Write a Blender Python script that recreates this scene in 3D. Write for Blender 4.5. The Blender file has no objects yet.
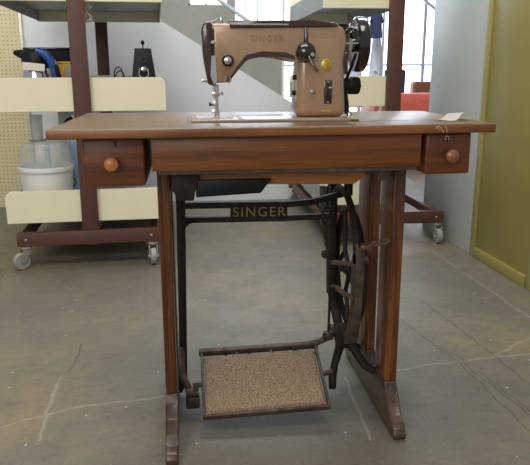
import bpy, bmesh, math, random
from mathutils import Vector, Matrix
random.seed(7)
S = bpy.context.scene
COL = S.collection
PI = math.pi

# ------------------------------------------------------------------ camera
cam_d = bpy.data.cameras.new('camera')
cam = bpy.data.objects.new('camera', cam_d)
COL.objects.link(cam)
S.camera = cam
F_PX, PITCH, YAW, ROLL = 651.0, 0.2450, 0.1165, -0.0027
cam_d.sensor_fit = 'HORIZONTAL'
cam_d.sensor_width = 36.0
cam_d.lens = F_PX / 530.0 * 36.0
cam_d.clip_start = 0.05
fw = Vector((math.sin(YAW) * math.cos(PITCH), math.cos(YAW) * math.cos(PITCH), -math.sin(PITCH)))
rt = fw.cross(Vector((0, 0, 1))).normalized()
up = rt.cross(fw)
rt2 = rt * math.cos(ROLL) + up * math.sin(ROLL)
up2 = -rt * math.sin(ROLL) + up * math.cos(ROLL)
cam.matrix_world = Matrix(((rt2.x, up2.x, -fw.x, -0.185), (rt2.y, up2.y, -fw.y, -1.294),
                           (rt2.z, up2.z, -fw.z, 0.8745), (0, 0, 0, 1)))

# ------------------------------------------------------------------ world, lights, exposure
world = bpy.data.worlds.new('world')
S.world = world
world.use_nodes = True
bg = world.node_tree.nodes['Background']
bg.inputs['Color'].default_value = (0.93, 0.96, 1.0, 1)
bg.inputs['Strength'].default_value = 0.27


def area(name, loc, target, sx, sy, power, color):
    d = bpy.data.lights.new(name, 'AREA')
    d.shape = 'RECTANGLE'
    d.size, d.size_y, d.energy, d.color = sx, sy, power, color
    o = bpy.data.objects.new(name, d)
    COL.objects.link(o)
    o.location = loc
    o.rotation_euler = (Vector(target) - Vector(loc)).to_track_quat('-Z', 'Y').to_euler()
    return o


area('ceiling_lights_over_aisle', (-0.6, -0.6, 3.6), (-0.3, 0.4, 0), 3.0, 1.2, 62, (1.0, 0.93, 0.82))
area('ceiling_lights_over_racks', (0.0, 2.2, 3.6), (0.0, 2.0, 0), 3.0, 1.0, 80, (0.90, 0.95, 1.0))
area('front_fill_behind_viewer', (-2.2, -4.5, 2.4), (0.1, 0.3, 0.5), 3.0, 2.0, 70, (1.0, 0.95, 0.88))  # unseen warm fill lamp, added behind the viewer for the table front

S.view_settings.view_transform = 'Standard'
S.view_settings.look = 'None'
S.view_settings.exposure = 0.36
S.view_settings.gamma = 1.0
S.view_settings.use_curve_mapping = False


# ------------------------------------------------------------------ materials
def lin(c):
    def f(v):
        v /= 255.0
        return v / 12.92 if v <= 0.04045 else ((v + 0.055) / 1.055) ** 2.4
    return (f(c[0]), f(c[1]), f(c[2]), 1.0)


def new_mat(name):
    m = bpy.data.materials.new(name)
    m.use_nodes = True
    nt = m.node_tree
    return m, nt, nt.nodes['Principled BSDF']


def N(nt, typ, **kw):
    n = nt.nodes.new(typ)
    for k, v in kw.items():
        setattr(n, k, v)
    return n


def noise(nt, scale, detail=3.0, rough=0.55, vec=None, stretch=None):
    if vec is None:
        vec = N(nt, 'ShaderNodeTexCoord').outputs['Object']
    if stretch:
        mp = N(nt, 'ShaderNodeMapping')
        mp.inputs['Scale'].default_value = stretch
        nt.links.new(vec, mp.inputs['Vector'])
        vec = mp.outputs['Vector']
    n = N(nt, 'ShaderNodeTexNoise')
    n.inputs['Scale'].default_value = scale
    n.inputs['Detail'].default_value = detail
    n.inputs['Roughness'].default_value = rough
    nt.links.new(vec, n.inputs['Vector'])
    return n.outputs['Fac']


def ramp(nt, fac, stops):
    r = N(nt, 'ShaderNodeValToRGB')
    e = r.color_ramp.elements
    e[0].position, e[0].color = stops[0][0], lin(stops[0][1])
    e[1].position, e[1].color = stops[-1][0], lin(stops[-1][1])
    for p, c in stops[1:-1]:
        x = e.new(p)
        x.color = lin(c)
    nt.links.new(fac, r.inputs['Fac'])
    return r.outputs['Color']


def mixc(nt, fac, a, b):
    m = N(nt, 'ShaderNodeMix', data_type='RGBA')
    for sock, v in ((m.inputs[0], fac), (m.inputs[6], a), (m.inputs[7], b)):
        if isinstance(v, (tuple, float, int)):
            sock.default_value = v
        else:
            nt.links.new(v, sock)
    return m.outputs[2]


def mth(nt, op, a, b=None, c=None, clamp=False):
    m = N(nt, 'ShaderNodeMath', operation=op, use_clamp=clamp)
    for i, v in enumerate((a, b, c)):
        if v is None:
            continue
        if isinstance(v, (float, int)):
            m.inputs[i].default_value = v
        else:
            nt.links.new(v, m.inputs[i])
    return m.outputs[0]


def bump(nt, bs, h, strength=0.2, dist=0.002):
    b = N(nt, 'ShaderNodeBump')
    b.inputs['Strength'].default_value = strength
    b.inputs['Distance'].default_value = dist
    nt.links.new(h, b.inputs['Height'])
    nt.links.new(b.outputs['Normal'], bs.inputs['Normal'])


def plain(name, rgb, rough=0.5, metal=0.0, var=0.06, scale=30.0, coat=0.0, spec=0.5):
    m, nt, bs = new_mat(name)
    f = noise(nt, scale)
    a = tuple(max(0, v * (1 - var)) for v in rgb)
    b = tuple(min(255, v * (1 + var)) for v in rgb)
    nt.links.new(ramp(nt, f, [(0.3, a), (0.7, b)]), bs.inputs['Base Color'])
    bs.inputs['Roughness'].default_value = rough
    bs.inputs['Metallic'].default_value = metal
    bs.inputs['Coat Weight'].default_value = coat
    bs.inputs['Specular IOR Level'].default_value = spec
    return m


def wood(name, dark, mid, light, axis='x', rough=0.38, scale=1.0, coat=0.15):
    m, nt, bs = new_mat(name)
    st = {'x': (1.2, 22, 22), 'y': (22, 1.2, 22), 'z': (22, 22, 1.2)}[axis]
    f1 = noise(nt, 1.6 * scale, 5, 0.6, stretch=st)
    f2 = noise(nt, 7.0 * scale, 3, 0.6, stretch=st)
    f3 = noise(nt, 5.0, 2, 0.5)
    f = mth(nt, 'ADD', mth(nt, 'MULTIPLY', f1, 0.6), mth(nt, 'MULTIPLY', f2, 0.28))
    f = mth(nt, 'ADD', f, mth(nt, 'MULTIPLY', f3, 0.12))
    nt.links.new(ramp(nt, f, [(0.34, dark), (0.5, mid), (0.66, light)]), bs.inputs['Base Color'])
    bs.inputs['Roughness'].default_value = rough
    bs.inputs['Coat Weight'].default_value = coat
    bs.inputs['Coat Roughness'].default_value = 0.3
    bump(nt, bs, f2, 0.12, 0.001)
    return m


def emit(name, rgb, strength):
    m, nt, bs = new_mat(name)
    f = noise(nt, 0.7, 2)
    c = ramp(nt, f, [(0.3, tuple(v * 0.93 for v in rgb)), (0.7, rgb)])
    nt.links.new(c, bs.inputs['Base Color'])
    nt.links.new(c, bs.inputs['Emission Color'])
    bs.inputs['Emission Strength'].default_value = strength
    return m


def clear(name, rgb, rough=0.08, alpha=0.3):
    m, nt, bs = new_mat(name)
    f = noise(nt, 12, 2)
    nt.links.new(ramp(nt, f, [(0.3, tuple(v * 0.96 for v in rgb)), (0.7, rgb)]), bs.inputs['Base Color'])
    bs.inputs['Roughness'].default_value = rough
    bs.inputs['Alpha'].default_value = alpha
    bs.inputs['Specular IOR Level'].default_value = 0.8
    return m


M = {}
M['top'] = wood('worn_walnut_top', (80, 58, 38), (108, 82, 54), (132, 105, 74), 'x', 0.36, 0.8, 0.12)
M['edge'] = wood('walnut_edge', (86, 50, 22), (128, 78, 37), (154, 102, 56), 'x', 0.35)
M['apron'] = wood('walnut_apron', (74, 37, 12), (124, 70, 26), (156, 97, 44), 'x', 0.36)
M['drawer'] = wood('walnut_drawer', (68, 34, 13), (108, 57, 24), (134, 78, 37), 'x', 0.36)
M['leg'] = wood('walnut_leg', (46, 24, 12), (98, 53, 23), (152, 94, 44), 'z', 0.32)
M['tray'] = wood('orange_plywood', (120, 70, 30), (150, 92, 42), (168, 108, 55), 'x', 0.5)
M['foot'] = wood('dark_worn_foot', (48, 34, 26), (72, 52, 40), (104, 80, 62), 'y', 0.35, 1.0, 0.3)
M['knob'] = plain('turned_birch', (190, 122, 66), 0.35, var=0.08, coat=0.3)
M['knobdark'] = plain('turned_brown_birch', (140, 88, 52), 0.35, var=0.1, coat=0.3)
M['dark'] = plain('matte_black', (16, 13, 12), 0.6)  # near-black for seams, keyholes and slots
M['iron'] = plain('black_cast_iron', (38, 29, 24), 0.6, 0.1, var=0.25, scale=60, spec=0.35)
M['rust'] = plain('rust_brown_iron', (80, 66, 56), 0.55, 0.3, var=0.28, scale=50)
M['rustlight'] = plain('rubbed_rusty_steel', (98, 78, 58), 0.5, 0.4, var=0.2, scale=60)
M['gold'] = plain('faded_gold_paint', (150, 130, 84), 0.5, 0.2, var=0.15, scale=80)
M['steel'] = plain('bright_steel', (205, 205, 200), 0.22, 0.9, var=0.04)
M['chrome'] = plain('chrome', (225, 225, 225), 0.1, 1.0, var=0.02)
M['tan'] = plain('tan_machine_enamel', (156, 127, 99), 0.25, 0.12, var=0.03, scale=12, coat=0.6)
M['bed'] = plain('pale_tan_bed_enamel', (150, 124, 96), 0.4, 0.1, var=0.03, coat=0.5)
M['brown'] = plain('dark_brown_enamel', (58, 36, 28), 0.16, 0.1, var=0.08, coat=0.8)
M['bakelite'] = plain('black_brown_bakelite', (26, 18, 15), 0.16, 0.0, var=0.1, coat=0.8)
M['black'] = plain('black_plastic', (17, 17, 19), 0.5, spec=0.3)
M['letter'] = plain('worn_brown_lettering', (140, 112, 86), 0.4)
M['badge'] = plain('brass_badge', (190, 160, 60), 0.3, 0.5, var=0.1, scale=200)
M['cream'] = plain('cream_painted_panel', (236, 231, 202), 0.45, var=0.015, scale=5)
M['rackbrown'] = plain('brown_powder_coat', (86, 55, 44), 0.5, var=0.05)
M['shelfgrey'] = plain('grey_shelf_steel', (158, 160, 158), 0.5, 0.1, var=0.03)
M['casterwheel'] = plain('grey_caster_rubber', (150, 150, 145), 0.5)
M['zinc'] = plain('zinc_plated_steel', (190, 188, 178), 0.3, 0.7, var=0.05)
M['white'] = plain('white_plastic', (228, 228, 226), 0.35, var=0.01)
M['whitewall'] = plain('white_painted_wall', (216, 218, 218), 0.6, var=0.015, scale=3)
M['blue'] = plain('blue_plastic', (40, 82, 150), 0.3)
M['palebox'] = plain('pale_blue_plastic', (165, 195, 222), 0.4)
M['yellow'] = plain('yellow_plastic', (226, 176, 40), 0.4)
M['paper'] = plain('white_paper', (222, 216, 205), 0.7, var=0.02)
M['scratch'] = plain('bare_pale_wood', (206, 172, 122), 0.7)
M['red'] = plain('red_upholstery', (228, 106, 88), 0.5)
M['orangebrown'] = plain('brown_leather', (140, 84, 48), 0.5)
M['navy'] = plain('navy_cloth', (52, 62, 98), 0.8)
M['whitecloth'] = plain('white_cloth', (226, 230, 240), 0.8, var=0.03)
M['greycab'] = plain('grey_cabinet_enamel', (176, 182, 178), 0.35, var=0.02, scale=3)
M['olive'] = plain('olive_cabinet_enamel', (140, 131, 72), 0.32, var=0.03, scale=4)
M['oliveedge'] = plain('olive_cabinet_frame_enamel', (152, 144, 90), 0.35, var=0.03)
M['mullion'] = plain('grey_window_frame', (196, 202, 212), 0.5)
M['pane'] = emit('bright_window_pane', (226, 238, 255), 3.6)
M['clear'] = clear('clear_plastic', (222, 224, 224), 0.12, 0.32)
M['bag'] = clear('thin_clear_film', (225, 232, 240), 0.2, 0.55)
M['glass'] = clear('clear_glass', (228, 230, 226), 0.08, 0.36)

# concrete wall
m, nt, bs = new_mat('board_marked_concrete')
c = ramp(nt, noise(nt, 1.6, 5, 0.65), [(0.3, (150, 147, 136)), (0.7, (182, 178, 166))])
c2 = mixc(nt, mth(nt, 'MULTIPLY', noise(nt, 9, 4, 0.7, stretch=(1, 1, 0.4)), 0.5), c, lin((140, 136, 126)))
nt.links.new(c2, bs.inputs['Base Color'])
bs.inputs['Roughness'].default_value = 0.85
M['concrete'] = m

# pegboard: cream hardboard with a square grid of small dark holes
m, nt, bs = new_mat('cream_pegboard')
tc = N(nt, 'ShaderNodeTexCoord').outputs['Object']
sp = N(nt, 'ShaderNodeSeparateXYZ')
nt.links.new(tc, sp.inputs[0])
dx = mth(nt, 'SUBTRACT', mth(nt, 'FRACT', mth(nt, 'MULTIPLY', sp.outputs[0], 1 / 0.0254)), 0.5)
dz = mth(nt, 'SUBTRACT', mth(nt, 'FRACT', mth(nt, 'MULTIPLY', sp.outputs[2], 1 / 0.0254)), 0.5)
rr = mth(nt, 'SQRT', mth(nt, 'ADD', mth(nt, 'MULTIPLY', dx, dx), mth(nt, 'MULTIPLY', dz, dz)))
hole = mth(nt, 'LESS_THAN', rr, 0.15)
base = ramp(nt, noise(nt, 3), [(0.3, (206, 196, 154)), (0.7, (216, 206, 164))])
nt.links.new(mixc(nt, hole, base, lin((148, 136, 104))), bs.inputs['Base Color'])
bs.inputs['Roughness'].default_value = 0.6
M['peg'] = m

# coir treadle pad
m, nt, bs = new_mat('coarse_brown_coir')
f = noise(nt, 330, 3, 0.8)
nt.links.new(ramp(nt, f, [(0.34, (88, 70, 54)), (0.5, (154, 130, 103)), (0.66, (200, 178, 150))]), bs.inputs['Base Color'])
bs.inputs['Roughness'].default_value = 0.95
bump(nt, bs, f, 0.9, 0.004)
M['coir'] = m

# concrete floor with its cracks, pale seams and specks
m, nt, bs = new_mat('worn_concrete_floor')
tc = N(nt, 'ShaderNodeTexCoord').outputs['Object']
wob = N(nt, 'ShaderNodeTexNoise')
wob.inputs['Scale'].default_value = 14
wob.inputs['Detail'].default_value = 4
nt.links.new(tc, wob.inputs['Vector'])
wv = N(nt, 'ShaderNodeVectorMath', operation='MULTIPLY_ADD')
nt.links.new(wob.outputs['Color'], wv.inputs[0])
wv.inputs[1].default_value = (0.03, 0.03, 0)
nt.links.new(tc, wv.inputs[2])
off = N(nt, 'ShaderNodeVectorMath', operation='SUBTRACT')
nt.links.new(wv.outputs[0], off.inputs[0])
off.inputs[1].default_value = (0.015, 0.015, 0)
sp = N(nt, 'ShaderNodeSeparateXYZ')
nt.links.new(off.outputs[0], sp.inputs[0])
X, Y = sp.outputs[0], sp.outputs[1]


def segdist(nt, X, Y, a, b):
    bx, by = b[0] - a[0], b[1] - a[1]
    L2 = bx * bx + by * by
    px, py = mth(nt, 'SUBTRACT', X, a[0]), mth(nt, 'SUBTRACT', Y, a[1])
    t = mth(nt, 'ADD', mth(nt, 'MULTIPLY', px, bx / L2), mth(nt, 'MULTIPLY', py, by / L2), clamp=True)
    ex = mth(nt, 'SUBTRACT', px, mth(nt, 'MULTIPLY', t, bx))
    ey = mth(nt, 'SUBTRACT', py, mth(nt, 'MULTIPLY', t, by))
    return mth(nt, 'SQRT', mth(nt, 'ADD', mth(nt, 'MULTIPLY', ex, ex), mth(nt, 'MULTIPLY', ey, ey)))


def lines(nt, segs, w):
    d = None
    for a, b in segs:
        s = segdist(nt, X, Y, a, b)
        d = s if d is None else mth(nt, 'MINIMUM', d, s)
    return mth(nt, 'SUBTRACT', 1.0, mth(nt, 'DIVIDE', d, w), clamp=True)


pale = [((0.33, 0.42), (0.56, 0.47)), ((0.56, 0.47), (0.95, 0.51)), ((0.75, 0.50), (1.0, 0.67)), ((1.0, 1.72), (1.03, 0.7)),
        ((-0.24, 0.36), (-0.51, 0.33)), ((-0.51, 0.33), (-0.75, 0.22)), ((-0.58, 0.52), (-0.57, 0.18)), ((0.25, 0.41), (0.235, 0.08))]
darkl = [((0.55, 0.86), (0.62, 0.45)), ((0.62, 0.45), (0.64, 0.05)), ((0.70, 1.02), (0.75, 0.51)), ((0.75, 0.51), (0.76, 0.3)),
         ((0.63, 0.48), (0.68, 0.10)), ((0.60, 0.60), (0.67, 0.42)), ((0.66, 0.40), (0.70, 0.02)), ((-0.55, 0.75), (-0.56, 0.55))]
big = noise(nt, 1.3, 4, 0.6, vec=tc)
med = noise(nt, 6.0, 6, 0.7, vec=tc)
c = ramp(nt, big, [(0.34, (82, 78, 69)), (0.5, (101, 94, 77)), (0.64, (117, 103, 75))])
c = mixc(nt, mth(nt, 'MULTIPLY', mth(nt, 'SUBTRACT', med, 0.42, clamp=True), 2.2, clamp=True), c, lin((70, 67, 58)))
fine = noise(nt, 90, 3, 0.7, vec=tc)
c = mixc(nt, mth(nt, 'MULTIPLY', fine, 0.24), c, lin((160, 154, 140)))
scuff = noise(nt, 16, 6, 0.75, vec=tc, stretch=(1.0, 2.6, 1.0))
c = mixc(nt, mth(nt, 'MULTIPLY', mth(nt, 'SUBTRACT', scuff, 0.52, clamp=True), 3.0, clamp=True), c, lin((66, 63, 56)))
c = mixc(nt, mth(nt, 'MULTIPLY', mth(nt, 'SUBTRACT', noise(nt, 40, 5, 0.8, vec=tc, stretch=(2.2, 1.0, 1.0)), 0.58, clamp=True), 2.5, clamp=True), c, lin((158, 152, 138)))
breakup = mth(nt, 'MULTIPLY', noise(nt, 25, 3, 0.7, vec=tc), 1.1)
c = mixc(nt, mth(nt, 'MULTIPLY', lines(nt, pale, 0.006), mth(nt, 'MULTIPLY', breakup, 0.62)), c, lin((176, 171, 158)))
c = mixc(nt, mth(nt, 'MULTIPLY', lines(nt, darkl, 0.004), mth(nt, 'MULTIPLY', breakup, 1.4)), c, lin((58, 53, 46)))
vo = N(nt, 'ShaderNodeTexVoronoi')
vo.voronoi_dimensions = '2D'
vo.inputs['Scale'].default_value = 9.0
nt.links.new(tc, vo.inputs['Vector'])
speck = mth(nt, 'MULTIPLY', mth(nt, 'LESS_THAN', vo.outputs['Distance'], 0.026), mth(nt, 'GREATER_THAN', med, 0.55))
c = mixc(nt, mth(nt, 'MULTIPLY', speck, 0.8), c, lin((205, 200, 188)))
nt.links.new(c, bs.inputs['Base Color'])
rg = N(nt, 'ShaderNodeMapRange')
nt.links.new(med, rg.inputs[0])
rg.inputs[3].default_value, rg.inputs[4].default_value = 0.38, 0.62
nt.links.new(rg.outputs[0], bs.inputs['Roughness'])
bump(nt, bs, fine, 0.1, 0.001)
M['floor'] = m


# ------------------------------------------------------------------ mesh builder
class MB:
    """Collects shapes, then links them as one mesh object."""

    def __init__(self):
        self.bm = bmesh.new()

    def _bev(self, verts, w, seg):
        if w <= 0:
            return
        es = list({e for v in verts for e in v.link_edges})
        bmesh.ops.bevel(self.bm, geom=es, offset=w, segments=seg, affect='EDGES', clamp_overlap=True, profile=0.5)

    def box(self, lo, hi, bev=0.0, seg=2, mat=None):
        r = bmesh.ops.create_cube(self.bm, size=1.0)
        for v in r['verts']:
            p = Vector([lo[i] + (v.co[i] + 0.5) * (hi[i] - lo[i]) for i in range(3)])
            v.co = mat @ p if mat else p
        self._bev(r['verts'], bev, seg)
        return self

    def hexa(self, bottom, top, bev=0.0, seg=2):
        """a box between two quads"""
        b = [self.bm.verts.new(p) for p in bottom]
        t = [self.bm.verts.new(p) for p in top]
        n = len(b)
        self.bm.faces.new(b[::-1])
        self.bm.faces.new(t)
        for i in range(n):
            self.bm.faces.new((b[i], b[(i + 1) % n], t[(i + 1) % n], t[i]))
        self._bev(b + t, bev, seg)
        return self

    def prism(self, poly, axis, a, b, bev=0.0, seg=2):
        """polygon extruded along an axis; 2D coords are the other two axes in xyz order"""
        def mk(u, v, w):
            return {'x': (w, u, v), 'y': (u, w, v), 'z': (u, v, w)}[axis]
        return self.hexa([mk(u, v, a) for u, v in poly], [mk(u, v, b) for u, v in poly], bev, seg)

    def tube(self, pts, r, n=10, closed=False, ry=None):
        pts = [Vector(p) for p in pts]
        k = len(pts)
        rs = r if isinstance(r, (list, tuple)) else [r] * k
        rings = []
        ref = None
        for i, p in enumerate(pts):
            if closed:
                d = (pts[(i + 1) % k] - pts[i - 1]).normalized()
            else:
                d = (pts[min(i + 1, k - 1)] - pts[max(i - 1, 0)]).normalized()
            if ref is None:
                ref = Vector((0, 0, 1)) if abs(d.z) < 0.9 else Vector((1, 0, 0))
            a = d.cross(ref)
            if a.length < 1e-4:
                a = d.cross(Vector((0, 1, 0)))
            a.normalize()
            b = a.cross(d).normalized()
            ref = b
            rings.append([self.bm.verts.new(p + a * (math.cos(2 * PI * j / n) * rs[i]) + b * (math.sin(2 * PI * j / n) * (ry if ry else rs[i])))
                          for j in range(n)])
        m_ = k if closed else k - 1
        for i in range(m_):
            A, B = rings[i], rings[(i + 1) % k]
            sh = 0
            if closed and i == k - 1:
                sh = min(range(n), key=lambda q: (A[0].co - B[q].co).length)
            for j in range(n):
                self.bm.faces.new((A[j], A[(j + 1) % n], B[(j + 1 + sh) % n], B[(j + sh) % n]))
        if not closed:
            self.bm.faces.new(rings[0][::-1])
            self.bm.faces.new(rings[-1])
        return self

    def lathe(self, prof, c, axis=(0, 0, 1), n=28, sx=1.0, sy=1.0):
        """profile of (radius, height) spun about an axis through c"""
        ax = Vector(axis).normalized()
        q = ax.to_track_quat('Z', 'Y').to_matrix()
        c = Vector(c)
        prev = None
        for r, h in prof:
            if r < 1e-6:
                ring = [self.bm.verts.new(c + q @ Vector((0, 0, h)))]
            else:
                ring = [self.bm.verts.new(c + q @ Vector((r * sx * math.cos(2 * PI * j / n), r * sy * math.sin(2 * PI * j / n), h)))
                        for j in range(n)]
            if prev:
                if len(prev) == 1 and len(ring) > 1:
                    for j in range(n):
                        self.bm.faces.new((prev[0], ring[j], ring[(j + 1) % n]))
                elif len(ring) == 1 and len(prev) > 1:
                    for j in range(n):
                        self.bm.faces.new((prev[j], ring[0], prev[(j + 1) % n]))
                elif len(ring) > 1:
                    for j in range(n):
                        self.bm.faces.new((prev[j], ring[j], ring[(j + 1) % n], prev[(j + 1) % n]))
            prev = ring
        return self

    def build(self, name, mat, parent=None, local=False, sharp=35):
        bmesh.ops.recalc_face_normals(self.bm, faces=self.bm.faces[:])
        me = bpy.data.meshes.new(name)
        if parent is not None and not local:
            inv = world_of(parent).inverted()
            for v in self.bm.verts:
                v.co = inv @ v.co
        for f in self.bm.faces:
            f.smooth = True
        self.bm.to_mesh(me)
        self.bm.free()
        me.set_sharp_from_angle(angle=math.radians(sharp))
        me.materials.append(M[mat])
        o = bpy.data.objects.new(name, me)
        COL.objects.link(o)
        o.parent = parent
        return o


def world_of(o):
    mm = Matrix.Translation(o.location) @ o.rotation_euler.to_matrix().to_4x4()
    return world_of(o.parent) @ mm if o.parent else mm


def tag(o, label=None, cat=None, group=None, kind=None):
    if label:
        o['label'] = label
    if cat:
        o['category'] = cat
    if group:
        o['group'] = group
    if kind:
        o['kind'] = kind
    return o


def thing(name, label, cat, loc=(0, 0, 0), rz=0.0, group=None):
    o = bpy.data.objects.new(name, None)
    o.empty_display_size = 0.05
    COL.objects.link(o)
    o.location = loc
    o.rotation_euler = (0, 0, rz)
    return tag(o, label, cat, group)


def text_part(name, body, mat, parent, size, center, depth=0.0012, bold=0.0, face='-y', spacing=1.0, shear=0.0, rot=0.0):
    cu = bpy.data.curves.new(name, 'FONT')
    cu.body = body
    cu.size = size
    cu.align_x, cu.align_y = 'CENTER', 'CENTER'
    cu.extrude = depth
    cu.offset = bold
    cu.space_character = spacing
    tmp = bpy.data.objects.new(name + '_tmp', cu)
    COL.objects.link(tmp)
    dg = bpy.context.evaluated_depsgraph_get()
    me = bpy.data.meshes.new_from_object(tmp.evaluated_get(dg))
    bpy.data.objects.remove(tmp)
    bpy.data.curves.remove(cu)
    R = Matrix.Rotation(rot, 4, 'Y') @ Matrix.Rotation(PI / 2, 4, 'X')
    me.transform(world_of(parent).inverted() @ Matrix.Translation(center) @ R)
    me.materials.clear()
    me.materials.append(M[mat])
    me.name = name
    o = bpy.data.objects.new(name, me)
    COL.objects.link(o)
    o.parent = parent
    return o


def arc(cx, cy, r, a0, a1, n=8):
    return [(cx + r * math.cos(math.radians(a0 + (a1 - a0) * i / n)), cy + r * math.sin(math.radians(a0 + (a1 - a0) * i / n)))
            for i in range(n + 1)]


# ------------------------------------------------------------------ setting
def struct(o):
    return tag(o, kind='structure')


struct(MB().box((-4.5, -4.0, -0.1), (6.5, 9.0, 0.0)).build('floor', 'floor'))
# white side wall of the staircase, its top following the slope of the stairs
struct(MB().prism([(-3.0, 0), (1.40, 0), (1.40, 0.10), (0.586, 0.618), (-0.331, 1.178), (-3.0, 2.80)], 'y', 3.12, 3.24)
       .build('wall_stair', 'whitewall'))
struct(MB().box((-3.0, 3.085, 0.0), (-1.205, 3.118, 2.2)).build('wall_pegboard', 'peg'))
struct(MB().box((-1.205, 3.08, 0.0), (-1.19, 3.118, 2.2)).build('trim_1', 'zinc'))
# concrete wall behind the stairs with two window openings
struct(MB().box((-3.4, 4.6, 0), (-0.15, 4.85, 3.2)).box((-0.15, 4.6, 0), (0.185, 4.85, 1.41))
       .box((0.185, 4.6, 0), (0.24, 4.85, 3.2)).box((0.24, 4.6, 0), (0.67, 4.85, 1.12))
       .build('wall_back', 'concrete'))
w = struct(MB().box((-0.15, 4.72, 1.41), (0.185, 4.73, 2.6)).build('window_1', 'pane'))
MB().box((-0.15, 4.70, 1.41), (-0.13, 4.74, 2.6)).box((0.0, 4.70, 1.41), (0.012, 4.74, 2.6)) \
    .box((-0.15, 4.70, 1.41), (0.185, 4.74, 1.43)).build('window_frame', 'mullion', w)
w = struct(MB().box((0.24, 4.72, 1.12), (0.67, 4.73, 2.6)).build('window_2', 'pane'))
MB().box((0.24, 4.70, 1.12), (0.262, 4.74, 2.6)).box((0.345, 4.70, 1.12), (0.357, 4.74, 2.6)) \
    .box((0.45, 4.70, 1.12), (0.462, 4.74, 2.6)).box((0.56, 4.70, 1.12), (0.572, 4.74, 2.6)) \
    .box((0.24, 4.70, 1.12), (0.67, 4.74, 1.14)).build('window_frame', 'mullion', w)
# glazed wall at the far end of the room
w = struct(MB().box((0.4, 7.5, 0.12), (5.4, 7.52, 3.2)).build('window_3', 'pane'))
fr = MB().box((0.4, 7.45, 0), (5.4, 7.55, 0.12)).box((0.4, 7.46, 0.92), (5.4, 7.54, 0.945))
for x in (0.4, 1.25, 2.12, 2.985, 3.85, 4.7):
    fr.box((x - 0.02, 7.44, 0), (x + 0.02, 7.56, 3.2))
fr.tube([(2.55, 7.42, 2.05), (3.35, 7.42, 1.46)], 0.022)
fr.build('window_frame', 'mullion', w)
# stair handrail in front of the concrete wall
o = MB().tube([(-0.25, 4.25, 1.72), (0.09, 4.25, 1.425), (0.36, 4.25, 1.24), (0.55, 4.25, 1.10)], 0.016).build('handrail', 'mullion')
for x, z in ((-0.2, 1.67), (0.5, 1.135)):
    MB().tube([(x, 4.25, z), (x, 4.6, z - 0.03)], 0.009).build('bracket', 'mullion', o)
tag(o, 'grey sloping stair handrail fixed to the concrete wall', 'handrail')

# ------------------------------------------------------------------ cabinets along the right side
c = thing('metal_cabinet', 'tall grey metal cabinet behind the wheeled rack on the aisle', 'cabinet', (1.35, 1.9, 0))
MB().prism([(1.163, 1.628), (1.65, 1.65), (1.62, 2.24), (1.128, 2.20)], 'z', 0, 2.05, 0.004).build('body', 'greycab', c)
c = thing('metal_cabinet', 'tall olive green metal cabinet next to the grey cabinet', 'cabinet', (1.4, 1.35, 0))
MB().prism([(1.180, 1.112), (1.66, 1.13), (1.65, 1.62), (1.166, 1.618)], 'z', 0.0, 2.05, 0.003).build('body', 'olive', c)
MB().prism([(1.158, 1.575), (1.169, 1.575), (1.167, 1.620), (1.156, 1.620)], 'z', 0.0, 2.05, 0.003).build('corner_frame', 'oliveedge', c)
MB().prism([(1.167, 1.113), (1.180, 1.113), (1.168, 1.572), (1.155, 1.572)], 'z', 0.0, 0.05, 0.003).build('plinth', 'olive', c)
c = thing('metal_cabinet', 'olive green metal cabinet at the edge nearest the viewer', 'cabinet', (1.42, 0.85, 0))
MB().prism([(1.198, 0.62), (1.66, 0.64), (1.66, 1.105), (1.183, 1.104)], 'z', 0.0, 2.05, 0.003).build('body', 'olive', c)
MB().prism([(1.173, 1.062), (1.184, 1.062), (1.182, 1.104), (1.171, 1.104)], 'z', 0.0, 2.05, 0.003).build('corner_frame', 'oliveedge', c)


# ------------------------------------------------------------------ wheeled racks
def caster(root, s, t, swing):
    c = MB()
    c.lathe([(0, 0.103), (0.026, 0.103), (0.026, 0.094), (0.020, 0.088), (0.0, 0.088)], (s, t, 0), n=20)
    dx, dy = math.sin(swing), -math.cos(swing)
    sx, sy = math.cos(swing), math.sin(swing)
    hx, hy = s + dx * 0.026, t + dy * 0.026
    for k in (-1, 1):
        ox, oy = sx * 0.018 * k, sy * 0.018 * k
        q = [Vector((s + ox - dx * 0.018, t + oy - dy * 0.018, 0.090)), Vector((s + ox + dx * 0.022, t + oy + dy * 0.022, 0.090)),
             Vector((hx + ox + dx * 0.009, hy + oy + dy * 0.009, 0.032)), Vector((hx + ox - dx * 0.009, hy + oy - dy * 0.009, 0.032))]
        th = Vector((sx * 0.002, sy * 0.002, 0))
        c.hexa([p - th for p in q], [p + th for p in q])
    c.tube([(hx - sx * 0.024, hy - sy * 0.024, 0.038), (hx + sx * 0.024, hy + sy * 0.024, 0.038)], 0.006)
    f = c.build('caster', 'zinc', root, local=True)
    MB().lathe([(0.010, -0.012), (0.024, -0.012), (0.034, -0.013), (0.038, -0.009), (0.038, 0.009), (0.034, 0.013), (0.024, 0.012), (0.010, 0.012), (0.010, -0.012)],
               (hx, hy, 0.038), (sx, sy, 0)).build('wheel', 'casterwheel', f, local=True)


def end_board(root, s0, s1, t0, t1, z0, z1, rl, rr_):
    r = 0.032
    poly = [(s0, z0), (s1, z0)]
    poly += arc(s1 - r, z1 - r, r, 0, 90) if rr_ else [(s1, z1)]
    poly += arc(s0 + r, z1 - r, r, 90, 180) if rl else [(s0, z1)]
    MB().prism(poly, 'y', t0, t1, 0.002, 1).build('end_panel', 'cream', root, local=True)


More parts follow.
